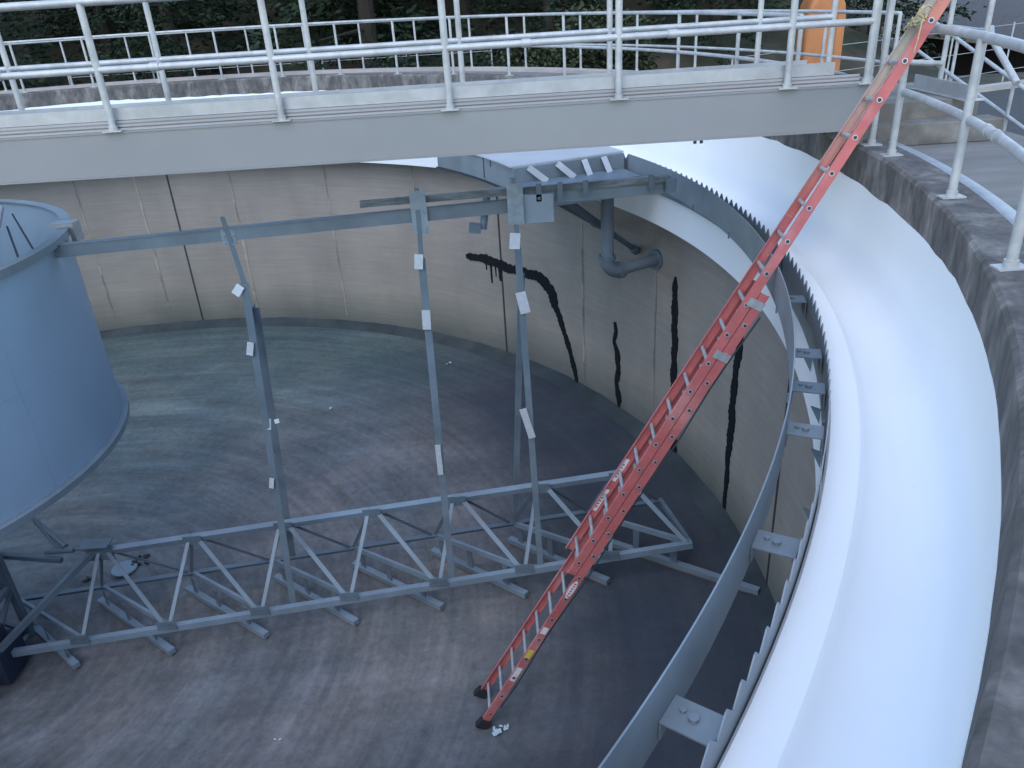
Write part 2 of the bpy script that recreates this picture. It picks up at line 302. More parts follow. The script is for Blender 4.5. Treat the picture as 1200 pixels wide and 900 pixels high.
sealant([(50.6,2.12,.06),(50.1,2.13,.12),(48.5,2.14,.16),(46.5,2.13,.18),(44.5,2.06,.17),(42,2.07,.17),(40.2,2.06,.19),(38.6,2.0,.22),(37.7,1.82,.24),(37.1,1.55,.17),(36.3,1.25,.12),(35.6,.95,.12),(34.9,.65,.11),(34.3,.3,.11),(33.8,-.02,.08)],
 'black sealant smear running sideways then curving down to the floor',[(46.9,2.1,1.62,.06),(46.2,2.1,1.8,.03),(45.5,2.05,1.72,.14),(47.6,2.1,1.9,.04)])
sealant([(27.6,1.76,.05),(27.4,1.55,.09),(27.7,1.35,.07),(27.1,1.1,.13),(27.0,.8,.11),(27.3,.5,.1),(26.9,.25,.14),(26.9,.02,.05)],'shortest black sealant strip, right of the curved smear')
sealant([(18.2,3.18,.03),(18.2,3.0,.12),(18.1,2.5,.15),(17.9,2.0,.14),(17.9,1.4,.15),(17.6,.8,.15),(17.5,.35,.22),(17.4,.0,.15)],'black sealant strip partly behind the red ladder')
sealant([(7.5,3.3,.12),(7.6,2.9,.15),(7.9,2.4,.13),(8.0,1.9,.15),(7.9,1.4,.17),(8.1,1.1,.12),(8.0,.6,.10),(8.1,.06,.07)],'long black sealant strip nearest the scum baffle')
# walkway (structure)
q=MB(); q.sweep([(11.802,5.40),(11.802,5.80),(13.30,5.80),(13.30,5.40)],0,360,180); struct(q.build('walkway',walk_m))
# outer rim kerb strip of walkway
rim=MB(); rim.sweep([(12.95,5.801),(12.95,5.86),(13.32,5.86),(13.32,5.4)],22,160,120); o=rim.build('walkway_rim',walk_far,tank); o['label']='pale concrete rim of the walkway on the far side'
rim=MB(); rim.sweep([(11.83,5.802),(11.83,5.845),(11.86,5.86),(11.93,5.86),(11.93,5.802)],-80,-2,90); tag(rim.build('toe_strip',alu),'grey metal strip bolted along the walkway behind the curb','metal strip')
# weir plate with V notches
q=MB(); nt_=424; da=360/nt_
for i in range(nt_):
    a=i*da
    pa=[(a,4.62),(a+da,4.62),(a+da,4.965),(a+da*.56,5.045),(a+da*.44,5.045),(a,4.965)]
    q.quad(*[pol(10.747,x_,z_) for x_,z_ in pa]); q.quad(*[pol(10.754,x_,z_) for x_,z_ in pa])
    for (x0,z0),(x1,z1) in ((pa[2],pa[3]),(pa[3],pa[4]),(pa[4],pa[5])): q.quad(pol(10.747,x0,z0),pol(10.754,x0,z0),pol(10.754,x1,z1),pol(10.747,x1,z1))
wp=thing('weir_plate','blue grey overflow weir plate with saw-tooth notches along the white launder','weir',(0,0,4.62))
q.build('notched_plate',steel,wp)
q=MB()
for k in range(60):
    a=k*6+2.5
    q.tube([pol(10.73,a,4.80),pol(10.746,a,4.80)],.018,8)
q.build('bolt_row',steel_dk,wp)['kind']='stuff'
# scum baffle
bf=thing('scum_baffle','curved blue grey scum baffle plate held inside the weir on brackets','baffle',(0,0,4.81))
q=MB(); q.sweep([(10.515,4.81),(10.515,5.14),(10.523,5.14),(10.523,4.81)],19.5,-321,340); q.build('baffle_plate',steel,bf)
angs=[8,1,-5,-11.2,-17.2,-20.2,-23.4,-29.7,-36.1,-42.5,-49]+[-49-6.4*k for k in range(1,41)]
for a in angs:
    q=MB(); w_=.42
    q.sweep([(10.524,4.915),(10.524,4.923),(10.733,4.923),(10.733,4.915)],a-w_,a+w_,2)
    q.sweep([(10.524,4.83),(10.524,4.914),(10.532,4.914),(10.532,4.83)],a-w_,a+w_,2)
    q.sweep([(10.725,4.80),(10.725,4.914),(10.733,4.914),(10.733,4.80)],a-w_,a+w_,2)
    c=pol(10.63,a,4.924); q.cyl(c,c+V(0,0,.018),.022,8); c=pol(10.58,a+.1,4.924); q.cyl(c,c+V(0,0,.012),.015,8)
    q.hexa([pol(10.50,a-.06,4.79),pol(10.514,a-.06,4.79),pol(10.514,a+.06,4.79),pol(10.50,a+.06,4.79),pol(10.50,a-.06,4.86),pol(10.514,a-.06,4.86),pol(10.514,a+.06,4.86),pol(10.50,a+.06,4.86)])
    q.build('bracket',steel_dk if a>-22 else steel,bf)
# small struts under the weir lip
for a in (-14,-18.6,-21.8,-25.5,-28.2,-33):
    q=MB(); q.quad(pol(10.752,a,4.6),pol(10.68,a,4.62),pol(10.752,a,4.48)); q.quad(pol(10.752,a+.07,4.6),pol(10.68,a+.07,4.62),pol(10.752,a+.07,4.48))
    q.quad(pol(10.752,a,4.6),pol(10.68,a,4.62),pol(10.68,a+.07,4.62),pol(10.752,a+.07,4.6)); q.build('lip_gusset',steel_dk,wp)
# ------------------------------------------------------------------ scum box
sb=thing('scum_box','blue grey scum box with flat top and four pale ribs beside the baffle','scum box',(9.4,4.6,4.78))
q=MB(); q.sweep([(8.72,4.79),(8.72,5.14),(10.5,5.14),(10.5,4.79)],20,37,10,smooth=False); q.build('box_body',steel,sb,bevel=.006)
q=MB(); q.sweep([(8.69,5.142),(8.69,5.162),(10.52,5.162),(10.52,5.142)],20.3,37,10,smooth=False); q.build('box_lid',M('lid_paint',(.42,.44,.46),.45,0,.08,2),sb)
rib_m=M('rib_paint',(.36,.38,.40),.45)
for r_,l in ((8.95,.22),(9.4,.2),(9.83,.02),(10.15,.02)):
    q=MB(); a=pol(r_,19.93,5.13); b=pol(r_+l,19.0,4.93); q.bar(a,b,.09,.012,up=(.3,-.95,0)); q.build('rib',rib_m,sb)
q=MB(); q.sweep([(8.72,4.66),(8.72,4.93),(10.45,4.93),(10.45,4.66)],16.5,19.9,3,smooth=False); q.build('trough',steel_dk,sb,bevel=.005)
q=MB(); q.sweep([(8.716,4.83),(8.716,5.13),(8.712,5.13),(8.712,4.83)],27.0,27.12,1,smooth=False); q.sweep([(8.716,5.03),(8.716,5.14),(8.712,5.14),(8.712,5.03)],25.4,25.55,1,smooth=False); q.build('seam',gasket,sb)
for r_ in(9.95,10.03): q=MB(); q.cyl(pol(r_,25,5.163),pol(r_,25,5.2),.03,8); q.build('knob',gasket,sb)
q=MB(); q.sweep([(8.70,4.765),(8.70,4.788),(10.5,4.788),(10.5,4.765)],20,37.2,10,smooth=False); q.build('seal',gasket,sb)
# drain pipe
dp=thing('drain_pipe','grey blue drain pipe dropping from the scum box and turning into the wall','pipe',(9.6,3.52,3.25))
P0=V(9.60,3.50,4.64); P1=V(9.60,3.50,3.55); d=V(.93,.59,0).normalized()
q=MB(); q.tube([P0,P1],.1,20); q.build('vertical_pipe',steel,dp)
q=MB(); el=[]
for i in range(0,9):
    t=i/8*PI/2; el.append(V(9.60,3.50,3.55-.0)+d*(.24*(1-math.cos(t)))+V(0,0,-.24*math.sin(t)))
q.tube(el,.112,20); q.build('elbow',steel,dp)
q=MB(); E0=V(9.6,3.5,3.31)+d*.24; E1=pol(11.26,21.2,3.31); dd=(V(E1.x,E1.y,3.31)-E0).normalized(); q.tube([E0,V(E1.x,E1.y,3.31)],.095,20); q.build('horizontal_pipe',steel,dp)
q=MB(); q.cyl(P0-V(0,0,.0),P0+V(0,0,.03),.17,20); q.cyl(P0-V(0,0,.05),P0-V(0,0,.012),.17,20); q.cyl(P1-V(0,0,.0),P1+V(0,0,.06),.135,20)
q.cyl(E0-dd*.02,E0+dd*.05,.14,20); q.cyl(V(E1.x,E1.y,3.31)-dd*.06,V(E1.x,E1.y,3.31)-dd*.005,.17,20)
for k in range(8):
    t=k*PI/4; o_=V(math.cos(t)*.145,math.sin(t)*.145,-.07); q.cyl(P0+o_,P0+o_+V(0,0,.12),.014,6)
q.build('flange',steel_dk,dp)
bp=thing('wall_brace','dark blue brace pipe running from the scum box to the wall behind the drain pipe','brace pipe',(8.6,3.0,4.7))
q=MB(); A_=V(8.72,2.97,4.80); B_=pol(11.2,23.9,3.32); q.tube([A_,A_+(B_-A_)*.62],.06,14); q.tube([A_+(B_-A_)*.62,B_],.045,14); q.build('brace_tube',steel_dk,bp)
q=MB(); dd=(B_-A_).normalized(); q.cyl(B_-dd*.14,B_,.075,14); q.cyl(A_+(B_-A_)*.62-dd*.05,A_+(B_-A_)*.62+dd*.05,.075,14); q.build('end_fitting',steel_dk,bp)
bp=thing('wall_brace','shorter dark brace pipe ending to the left of the drain pipe','brace pipe',(8.6,3.2,4.7))
q=MB(); A_=V(8.66,3.05,4.70); B_=pol(11.2,30.2,3.52); q.tube([A_,B_],.045,14); q.build('brace_tube',steel_dk,bp)
q=MB(); dd=(B_-A_).normalized(); q.cyl(B_-dd*.15,B_,.065,14); q.build('end_fitting',steel_dk,bp)
# ------------------------------------------------------------------ feedwell drum
dr=thing('feedwell_drum','large blue grey steel feedwell drum hanging at the tank centre under the bridge','drum',(0,0,2.7))
q=MB(); q.sweep([(2.93,2.72),(2.93,5.18),(2.945,5.18),(2.945,2.72)],0,360,120); q.build('shell',M('drum_paint',(.27,.36,.45),.45,0,.10,.5,coord='world',second=(.29,.37,.45),bump=.06,bscale=1.5),dr)
q=MB(); q.sweep([(2.90,5.183),(2.90,5.20),(3.02,5.20),(3.02,5.183)],0,360,120); q.sweep([(3.008,5.12),(3.008,5.182),(3.02,5.182),(3.02,5.12)],0,360,120); q.build('top_flange',steel,dr)
q=MB(); q.sweep([(2.90,2.70),(2.90,2.717),(3.03,2.717),(3.03,2.70)],0,360,120); q.sweep([(3.018,2.64),(3.018,2.70),(3.03,2.70),(3.03,2.64)],0,360,120); q.build('bottom_flange',steel,dr)
q=MB(); c=pol(2.99,20,5.2); q.box(c.x-.16,c.x+.12,c.y-.09,c.y+.09,5.203,5.25); q.box(c.x+.06,c.x+.12,c.y-.09,c.y+.09,5.02,5.2); q.build('lug',alu,dr)
q=MB(); q.box(c.x-.02+.08,c.x+.16,c.y-.28,c.y-.22,4.98,5.02); q.build('clip',gasket,dr)
q=MB(); q.sweep([(0.5,4.5),(.5,5.9),(.62,5.9),(.62,4.5)],0,360,40); 
for a in(100,190,270): q.bar(pol(.55,a,5.0),pol(2.9,a,5.0),.08,.08)
q.build('drive_cage',steel,dr)
q=MB(); q.hexa([(.9,.55,5.22),(2.02,1.05,5.22),(1.48,2.1,5.22),(.4,1.6,5.22),(.9,.55,5.27),(2.02,1.05,5.27),(1.48,2.1,5.27),(.4,1.6,5.27)]); q.build('inner_deck',M('deck_grating_pale',(.24,.25,.26),.6,0,.2,14),dr)
q=MB(); q.tube([(1.5,2.2,5.12),(2.80,.25,5.12)],.012,6); q.tube([(1.75,1.6,5.1),(2.82,-.1,5.1)],.012,6); q.build('tie_rod',gasket,dr)
# centre column & cage
q=MB()
for a in(-62,-17,28,73): q.sweep([(2.9455,2.74),(2.9455,5.12),(2.9475,5.12),(2.9475,2.74)],a,a+.22,1)
q.sweep([(2.9455,3.93),(2.9455,3.945),(2.9475,3.945),(2.9475,3.93)],-180,180,100)
q.build('weld_seam',bpy.data.materials['drum_paint'],dr)
cc=thing('centre_column','dark steel centre column and cage standing on the floor below the drum','column',(0,0,-.9))
q=MB(); q.tube([(0,0,-.95),(0,0,6.0)],.45,32); q.build('column_tube',steel_dk,cc)
q=MB(); h=.62
for (x0,y0) in((-h,-h),(h,-h),(h,h),(-h,h)): q.bar((x0,y0,-.75),(x0,y0,2.6),.09,.09)
for z_ in(-.7,.2,1.1,2.0):
    cs=[(-h,-h),(h,-h),(h,h),(-h,h)]
    for i in range(4):
        a=cs[i];b=cs[(i+1)%4]; q.bar((a[0],a[1],z_),(b[0],b[1],z_),.07,.07); q.bar((a[0],a[1],z_),(b[0],b[1],z_+.85),.05,.05)
q.build('cage_frame',steel_dk,cc)
q=MB(); q.tube([(0,0,-.82),(0,0,-.25)],.5,24); q.box(.4,.80,-.3,.25,-.78,-.25); q.box(.45,.7,-.2,.15,-.25,-.05); q.tube([(.6,-.28,-.45),(.6,-.34,-.45)],.11,12); q.build('bearing_hub',M('hub_dark',(.02,.03,.055),.6),cc,bevel=.02)
# ------------------------------------------------------------------ scraper arm truss
ta=thing('scraper_arm','long blue grey lattice scraper arm with eight angled blades on the tank floor','scraper arm',(0,0,-.5))
fx=[1.78,3.0,4.3,5.55,6.8,8.0,9.2,10.33]; rx=[.25,1.55,2.93,4.17,5.42,6.67,7.87,9.05,10.13]
def fn(x_): return V(x_,-.02+.045*x_-.04,-.33+(x_-1.75)*.0833)
def rn_(x_): return V(x_,1.1+.036*x_,-.33+(x_-1.75)*.0833)
tx=[2.0,3.3,4.6,5.87,7.08,8.28,9.37]
def tn(x_): return V(x_,.70+.0285*x_,.47+.0825*x_)
q=MB(); q.angle(tn(1.9),tn(9.55),.085,.01,up=(0,-.3,1)); q.build('top_chord',chord_m,ta)
q=MB(); q.angle(fn(.2),fn(10.35),.085,.01); q.build('bottom_chord',chord_m,ta)
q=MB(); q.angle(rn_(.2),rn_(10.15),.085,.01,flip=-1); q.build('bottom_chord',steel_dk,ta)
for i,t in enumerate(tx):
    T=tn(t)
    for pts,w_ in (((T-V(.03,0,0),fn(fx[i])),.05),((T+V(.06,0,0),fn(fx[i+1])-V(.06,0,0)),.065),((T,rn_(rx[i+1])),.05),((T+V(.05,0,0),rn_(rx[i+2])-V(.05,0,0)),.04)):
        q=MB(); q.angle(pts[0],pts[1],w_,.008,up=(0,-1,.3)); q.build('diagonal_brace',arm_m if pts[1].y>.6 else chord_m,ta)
for i,t in enumerate(tx[1:]):
    T=tn(t); q=MB(); q.box(T.x-.11,T.x+.15,T.y-.052,T.y-.044,T.z-.12,T.z+.03)
    for bx in(-.07,-.02,.06,.11): q.cyl((T.x+bx,T.y-.063,T.z-.05),(T.x+bx,T.y-.052,T.z-.05),.012,6)
    q.build('node_plate',arm_m,ta)
for x_ in fx[:-1]:
    B=fn(x_); q=MB(); q.box(B.x-.14,B.x+.12,B.y-.056,B.y-.048,B.z-.035,B.z+.11)
    for bx in(-.09,-.04,.04,.08): q.cyl((B.x+bx,B.y-.067,B.z+.06),(B.x+bx,B.y-.056,B.z+.06),.012,6)
    q.build('node_plate',arm_m,ta)
q=MB(); q.angle(rn_(10.13),fn(10.33),.06,.008); q.build('end_tie',arm_m,ta)
q=MB(); T=tn(1.95); q.box(T.x-.16,T.x+.22,T.y-.03,T.y-.015,T.z-.16,T.z+.10); q.box(T.x-.2,T.x+.2,T.y-.1,T.y+.12,T.z+.1,T.z+.112); q.build('gusset_plate',steel_dk,ta)
bk=[(.37,.98,-.77),(1.38,1.26,-.70),(2.74,1.31,-.60),(4.14,1.33,-.50),(5.35,1.42,-.40),(6.58,1.50,-.30),(7.79,1.55,-.20),(9.0,1.42,-.11)]
fr=[(1.62,-.07,-.72),(2.98,-.02,-.61),(4.30,.08,-.50),(5.58,.12,-.39),(6.8,.22,-.29),(8.0,.26,-.19),(9.17,.33,-.09),(11.13,-.22,.02)]
def zf(x_,y_): return floorz(math.hypot(x_,y_))
for i in range(8):
    b=V(*bk[i]); f_=V(*fr[i]); b.z=zf(b.x,b.y)+.07; f_.z=zf(f_.x,f_.y)+.07
    q=MB(); q.bar(b,f_,.095,.075); bl=q.build('scraper_blade',chord_m,ta)
    q=MB(); q.bar(b-V(0,0,.0),f_,.02,.05,off=(.02,-.064)); q.build('squeegee',M('squeegee_brass',(.20,.15,.08),.8),bl)
    q=MB(); r_=rn_(rx[i] if i else .25); 
    if i==7: r_=V(9.15,1.30,r_.z+.55)
    f2=fn(fx[i]); r0=V(r_.x,r_.y,rn_(rx[i]).z); q.channel(r0-V(0,0,.03),f2-V(0,0,.03),.07,.04,.008,side=-1); q.build('cross_channel',chord_m,bl)
    for t in(.12,.42,.78):
        q=MB(); p=r0.lerp(f2,t); s_=b.lerp(f_,t*(f2-b).length/(f_-b).length if i<7 else t*.62+.05); q.bar(s_+V(0,0,.035),V(s_.x,s_.y,p.z-.06),.11,.014,up=(1,.9,0))
        q.build('hanger_plate',steel_dk,bl)
# tie rods and struts to the cage
q=MB(); T=tn(1.85); q.tube([T,V(1.35,.80,.72),V(-.1,1.9,2.0)],.022,8); q.tube([V(1.5,.79,.70),V(1.0,1.1,.95)],.045,8); q.build('tie_rod',steel_dk,ta)
q=MB(); q.bar(V(1.4,.75,.50),V(.0,.9,.62),.07,.07); q.tube([V(1.62,.76,.66),V(1.2,.78,.64)],.04,8); q.build('turnbuckle',steel_dk,ta)
q=MB(); q.bar(tn(1.9),V(.55,-.35,-.40),.08,.08); q.bar(tn(1.9),V(.75,.35,-.35),.06,.06); q.build('root_strut',arm_m,ta)
# ------------------------------------------------------------------ skimmer arm and supports
sk=thing('skimmer_arm','slim blue grey skimmer arm reaching from the drum rim towards the scum box','skimmer arm',(2.9,.4,5.0))
q=MB(); a=V(2.86,.42,5.06); b=V(8.5,.58,5.22); q.channel(a,b,.13,.06,.008,side=-1); q.bar(a,b,.09,.01,off=(-.01,.075)); q.build('arm_beam',steel,sk)
q=MB(); q.box(8.2,8.58,.5,.512,5.02,5.34); q.build('end_plate',M('plate_paint',(.25,.29,.33),.45),sk)
for x_,y_,z0,z1,w_ in ((4.88,.49,5.0,5.19,.16),(7.06,.50,4.98,5.47,.18),(8.15,.47,5.03,5.49,.18)):
    q=MB(); q.box(x_-w_/2,x_+w_/2,y_-.02,y_-.006,z0,z1)
    for bx in(-.05,.05):
        for bz in(.05,.5,.9): q.cyl((x_+bx,y_-.035,z0+(z1-z0)*bz),(x_+bx,y_-.02,z0+(z1-z0)*bz),.013,6)
    q.build('hanger_plate',M('plate_galv',(.28,.32,.35),.5,.2,.15,12),sk)
q=MB(); q.bar(V(6.40,.56,5.345),V(9.9,.62,5.40),.05,.075); q.build('skimmer_bar',wood,sk)
q=MB(); q.bar(V(8.6,.66,5.29),V(9.92,.70,5.31),.012,.19); q.bar(V(8.6,.63,5.40),V(9.92,.66,5.425),.07,.012); q.build('wiper_plate',steel,sk)
for x_,y_ in((8.42,.50),(8.66,.50),(8.95,.52),(9.7,.58)):
    q=MB(); q.box(x_-.03,x_+.03,y_,y_+.02,5.26,5.46); q.cyl((x_,y_-.02,5.30),(x_,y_,5.30),.02,8); q.build('clamp',steel_dk,sk)
q=MB(); q.box(9.86,9.98,.55,.68,5.25,5.41); q.build('end_block',steel_dk,sk)
q=MB(); q.tube([V(7.84,.75,5.36),V(7.80,.74,5.15),V(7.76,.70,4.93)],.045,10); q.bar(V(7.74,.66,4.95),V(7.60,.66,4.97),.1,.1); q.build('swing_arm',steel_dk,sk)
q=MB(); q.tube([V(7.86,.75,5.36),V(8.2,.72,5.37)],.035,10); q.build('pivot_pipe',steel,sk)
tabm=M('tab_galvanised',(.50,.52,.54),.45,.2,.1,20)
def support(lab,top,mid,foot,rear=None,w_=.10,tabs=()):
    w_=w_*.8
    t=thing('support_post',lab,'support post',foot,'slender posts between scraper arm and skimmer arm')
    q=MB(); q.angle(top,mid,.055,.008,up=(0,-1,0)); q.build('upper_angle',post_m,t)
    q=MB(); q.angle(mid,foot,w_,.01,up=(0,-1,0)); q.build('leg',post_m,t)
    if rear: q=MB(); q.angle(Vector(mid)+V(.03,.12,-.35),rear,w_,.01,up=(0,-1,0)); q.build('leg',post_m,t)
    for (p,dx,dz,s_) in tabs:
        q=MB(); p=Vector(p)+V(.05,.03,0); q.bar(p,p+V(dx,-.02,dz),.012,s_,up=(1,0,.3)); q.build('tab',tabm,t)
    return t
support('left support post near the drum, with a second leg behind it',V(4.86,.47,5.32),V(4.95,.45,4.54),V(4.70,.28,-.16),V(4.48,1.28,-.12),.11,
 [(V(4.86,.40,4.52),-.08,-.10,.10),(V(4.84,.36,3.82),-.04,-.16,.08),(V(4.84,.37,2.76),-.02,-.14,.07),(V(4.94,.37,2.75),.01,-.05,.06),(V(4.80,.37,2.24),-.02,-.18,.05),(V(4.74,.30,1.92),-.03,-.14,.06)])
support('middle support post, single leg with one long pale tab',V(7.06,.49,5.50),V(7.03,.47,4.70),V(6.97,.30,.06),None,.11,
 [(V(6.96,.40,4.76),-.02,-.17,.10),(V(6.97,.38,4.08),-.01,-.24,.10),(V(6.93,.32,2.25),.0,-.44,.07)])
support('right support post below the end of the skimmer arm, standing on two legs',V(8.14,.47,5.55),V(8.15,.47,4.75),V(8.22,.33,.19),V(7.90,1.36,.19),.10,
 [(V(8.08,.42,4.93),-.02,-.18,.12),(V(8.10,.40,4.22),.05,-.26,.12),(V(8.05,.35,2.68),.10,-.42,.09)])
# ------------------------------------------------------------------ bridge
br=thing('access_bridge','long grey steel access bridge crossing the tank above the drum','bridge',(0,-.2,6.05))
BX0,BX1=-11.3,11.46
for y_,s_ in((-.75,1),(.30,-1)):
    q=MB(); q.box(BX0,BX1,y_-.004,y_+.004,6.066,6.444); ya,yb=sorted((y_-.012*s_,y_+.10*s_)); 
    q.box(BX0,BX1,ya,yb,6.05,6.065); q.box(BX0,BX1,ya,yb,6.445,6.46); q.build('girder',beam_m,br)
q=MB()
x_=-10.9
while x_<11.4: q.box(x_,x_+.08,-.74,.29,6.20,6.26); x_+=1.52
q.build('cross_beam',steel,br)['kind']='stuff'
q=MB(); x_=-11.28
q.box(BX0,BX1,-.60,.18,6.462,6.474)
while x_<11.4: q.box(x_,x_+.03,-.60,.18,6.476,6.50); x_+=.12
q.build('deck_grating',alu,br)
ridge=M('ledge_aluminium',(.30,.29,.30),.5,.2,.15,4,stretch=(.1,1,1))
q=MB(); q.box(BX0,11.35,-.725,-.64,6.462,6.482); q.box(BX0,11.35,-.715,-.64,6.494,6.512); q.box(BX0,11.35,-.705,-.64,6.524,6.545); q.box(BX0,11.35,-.69,-.64,6.482,6.545); q.build('edge_ledge',ridge,br)
q=MB(); q.box(BX0,11.12,-.684,-.676,6.548,6.655); q.box(BX0,11.12,-.672,-.655,6.643,6.655); q.build('toe_board',alu,br)
q=MB(); q.box(BX0,11.2,.225,.235,6.50,6.60); q.build('toe_board',alu,br)
for x_ in(9.85,11.1):
    for k in range(2): q=MB(); q.cyl((x_+k*.06,-.74,6.02),(x_+k*.06,-.74,6.05),.016,8); q.build('bolt',gasket,br)
def handrail(label,post_pts,top_pts,mid_pts,r=.029,group=None,plates=True,rp=None,mt=None,collars=False):
    loc=post_pts[0][0] if post_pts else top_pts[0]
    t=thing('handrail',label,'handrail',loc,group); mt=mt or rail_m
    if top_pts: q=MB(); q.tube(top_pts,r,12); q.build('top_rail',mt,t)
    if mid_pts: q=MB(); q.tube(mid_pts,r*.95,12); q.build('mid_rail',mt,t)
    for a,b in post_pts:
        q=MB(); q.tube([a,b],rp or r,12)
        a=Vector(a)
        if plates:
            q.box(a.x-.085,a.x+.085,a.y-.05,a.y+.05,a.z+.001,a.z+.012); q.tube([a,a+V(0,0,.05)],(rp or r)*1.3,12)
        q.build('post',mt,t)
    if collars:
        for p,d_ in collars:
            q=MB(); p=Vector(p);d_=Vector(d_).normalized()*.04; q.tube([p-d_,p+d_],r*1.18,12)
            q.build('collar',mt,t)
    return t
near=[4.49+1.545*k for k in(-10,-9,-8,-7,-6,-5,-4,-3,-2,-1,0,1,2,3,4)]
near=[x for x in near if x>-11.2]+[11.40]
handrail('near handrail on the bridge, the closer of its two, posts on the front girder',[(V(x,-.75,6.46),V(x,-.75,7.52)) for x in near],
  [V(-11,-.75,7.53),V(11.40,-.75,7.53)],[V(-11,-.75,6.985),V(11.40,-.75,6.985)],.0315,'handrails on the bridge',collars=[((5.0,-.75,6.985),(1,0,0)),((8.3,-.75,6.985),(1,0,0)),((9.6,-.75,6.985),(1,0,0)),((3.6,-.75,6.985),(1,0,0))])
far=[3.13+1.515*k for k in(-9,-8,-7,-6,-5,-4,-3,-2,-1,0,1,2,3,4,5)]
ends=[V(11.30,.30,6.985),V(11.45,.30,6.95),V(11.52,.30,6.85),V(11.52,.30,6.60),V(11.45,.30,6.46)]
handrail('far handrail on the bridge, behind the deck',[(V(x,.30,6.46),V(x,.30,7.52)) for x in far]+[(V(11.45,.30,6.46),V(11.45,.30,7.52))],
  [V(-11,.30,7.53),V(11.45,.30,7.53)],[V(-11,.30,6.985),V(11.45,.30,6.985)],.0285,'handrails on the bridge')
# far curb handrail (inner) and outer walkway handrail
def arc(r_,a0,a1,z_,n): return [pol(r_,a0+(a1-a0)*i/n,z_) for i in range(n+1)]
pa=[7.5*k+6.6 for k in range(0,24)]
handrail('handrail on the far curb of the tank, seen under and through the bridge rails',[(pol(11.58,a,5.89),pol(11.58,a,6.95)) for a in pa],
  arc(11.58,6.6,179.1,6.96,140),arc(11.58,6.6,179.1,6.43,140),.026,'handrails round the tank')
pa=[6.6*k+8.5 for k in range(0,26)]
handrail('outer handrail along the far edge of the walkway, behind the curb rail',[(pol(13.05,a,5.86),pol(13.05,a,6.89)) for a in pa],
  arc(13.05,8.5,173.5,6.89,140),arc(13.05,8.5,173.5,6.33,140),.023,'handrails round the tank')
# near curb handrail
pa=[-13.5,-21.4,-29.4,-37.5,-45.5,-53.5,-61.5]
ra=arc(11.60,-5.9,-62,6.96,60); rm=arc(11.60,-5.9,-62,6.43,60)
handrail('thick galvanised handrail on the near right curb, curving towards the camera',[(pol(11.58 if a>-35 else 11.645,a,5.89),pol(11.58 if a>-35 else 11.62,a,6.95)) for a in pa]+[(pol(11.58,-5.9,5.89),pol(11.58,-5.9,6.95))],
  ra,rm,.034,'handrails round the tank',rp=.030,collars=[(pol(11.6,-15.6,6.43),(.3,1,0)),(pol(11.6,-16.6,6.43),(.3,1,0))])
t=handrail('tall post pair with a looped pipe where the bridge meets the curb',[(pol(11.58,-3.4,5.89),pol(11.58,-3.4,7.55)),(V(11.46,-.66,6.46),V(11.46,-.66,7.55))],None,None,.030)
q=MB(); q.tube([V(11.86,0,7.5),V(11.87,0,6.68),V(11.89,0,6.61),V(11.95,.02,6.57),V(12.35,.3,6.50),V(12.80,.62,6.44)],.028,10); q.build('loop_pipe',rail_m,t)
# ------------------------------------------------------------------ steps and landing
st=thing('concrete_steps','two concrete steps up from the walkway to the bridge landing','steps',(12.2,-.4,5.8))
q=MB(); q.box(11.50,12.98,-.40,-.12,5.802,6.01); q.build('step',step_m,st,bevel=.008)
q=MB(); q.box(11.50,12.86,-.12,1.3,5.802,6.18); q.build('landing',step_m,st,bevel=.008)
q=MB(); q.box(11.35,11.50,-.62,.2,5.89,6.05); q.build('bearing_pad',step_m,st)
kp=thing('toe_plate','short aluminium toe plate along the right edge of the landing','toe plate',(12.78,0,6.18))
q=MB(); q.box(12.62,12.63,-.34,.78,6.19,6.33); q.box(12.58,12.62,-.34,.78,6.185,6.19); q.build('plate',alu,kp)
kp=thing('toe_plate','curved grey toe plate along the outer walkway edge at the right border','toe plate',(13.0,-1.,5.8))
q=MB(); q.sweep([(13.12,5.81),(13.12,5.93),(13.128,5.93),(13.128,5.81)],-3,-50,40); q.build('plate',alu,kp)
handrail('landing handrail with two tall posts beside the aluminium toe plate',[(V(12.70,-.28,6.18),V(12.70,-.28,7.5)),(V(12.82,.62,6.18),V(12.82,.62,7.5))],
  [V(12.70,-.28,7.5),V(12.82,.62,7.5)],[V(12.70,-.28,6.80),V(12.82,.62,6.80)],.026)
t=handrail('outer handrail of the near walkway with a sloping brace at the right border',[(pol(13.05,a,5.80),pol(13.05,a,6.87)) for a in(-4.9,-11.5,-18,-24.5)],
  arc(13.05,-4.9,-60,6.87,40),arc(13.05,-4.9,-60,6.33,40),.026,'handrails round the tank')
bz=thing('rail_brace','thick sloping brace pipe running down to the outer handrail post at the right border','handrail brace',(13.05,-.3,6.3))
q=MB(); q.tube([V(13.05,.26,6.80),V(13.04,.19,6.70),V(13.04,-.38,6.33)],.032,10); q.build('pipe',rail_m,bz)
t=thing('stair_rail','sloping pipe rail of the stair going down outside the landing','handrail',(13.6,.8,4.4))
for a_,b_,nm in((V(14.2,3.28,6.58),V(14.2,1.57,6.11),'top_rail'),(V(14.2,3.5,6.17),V(14.2,1.57,5.71),'mid_rail')):
    d_=b_-a_; q=MB(); q.tube([a_-d_*.25,b_+d_*1.1],.024,10); q.build(nm,rail_m,t)
for y_ in(2.9,1.5,.1):
    q=MB(); q.tube([V(14.2,y_,4.4),V(14.2,y_,6.58+(y_-3.28)*.275)],.022,8); q.build('post',rail_m,t)
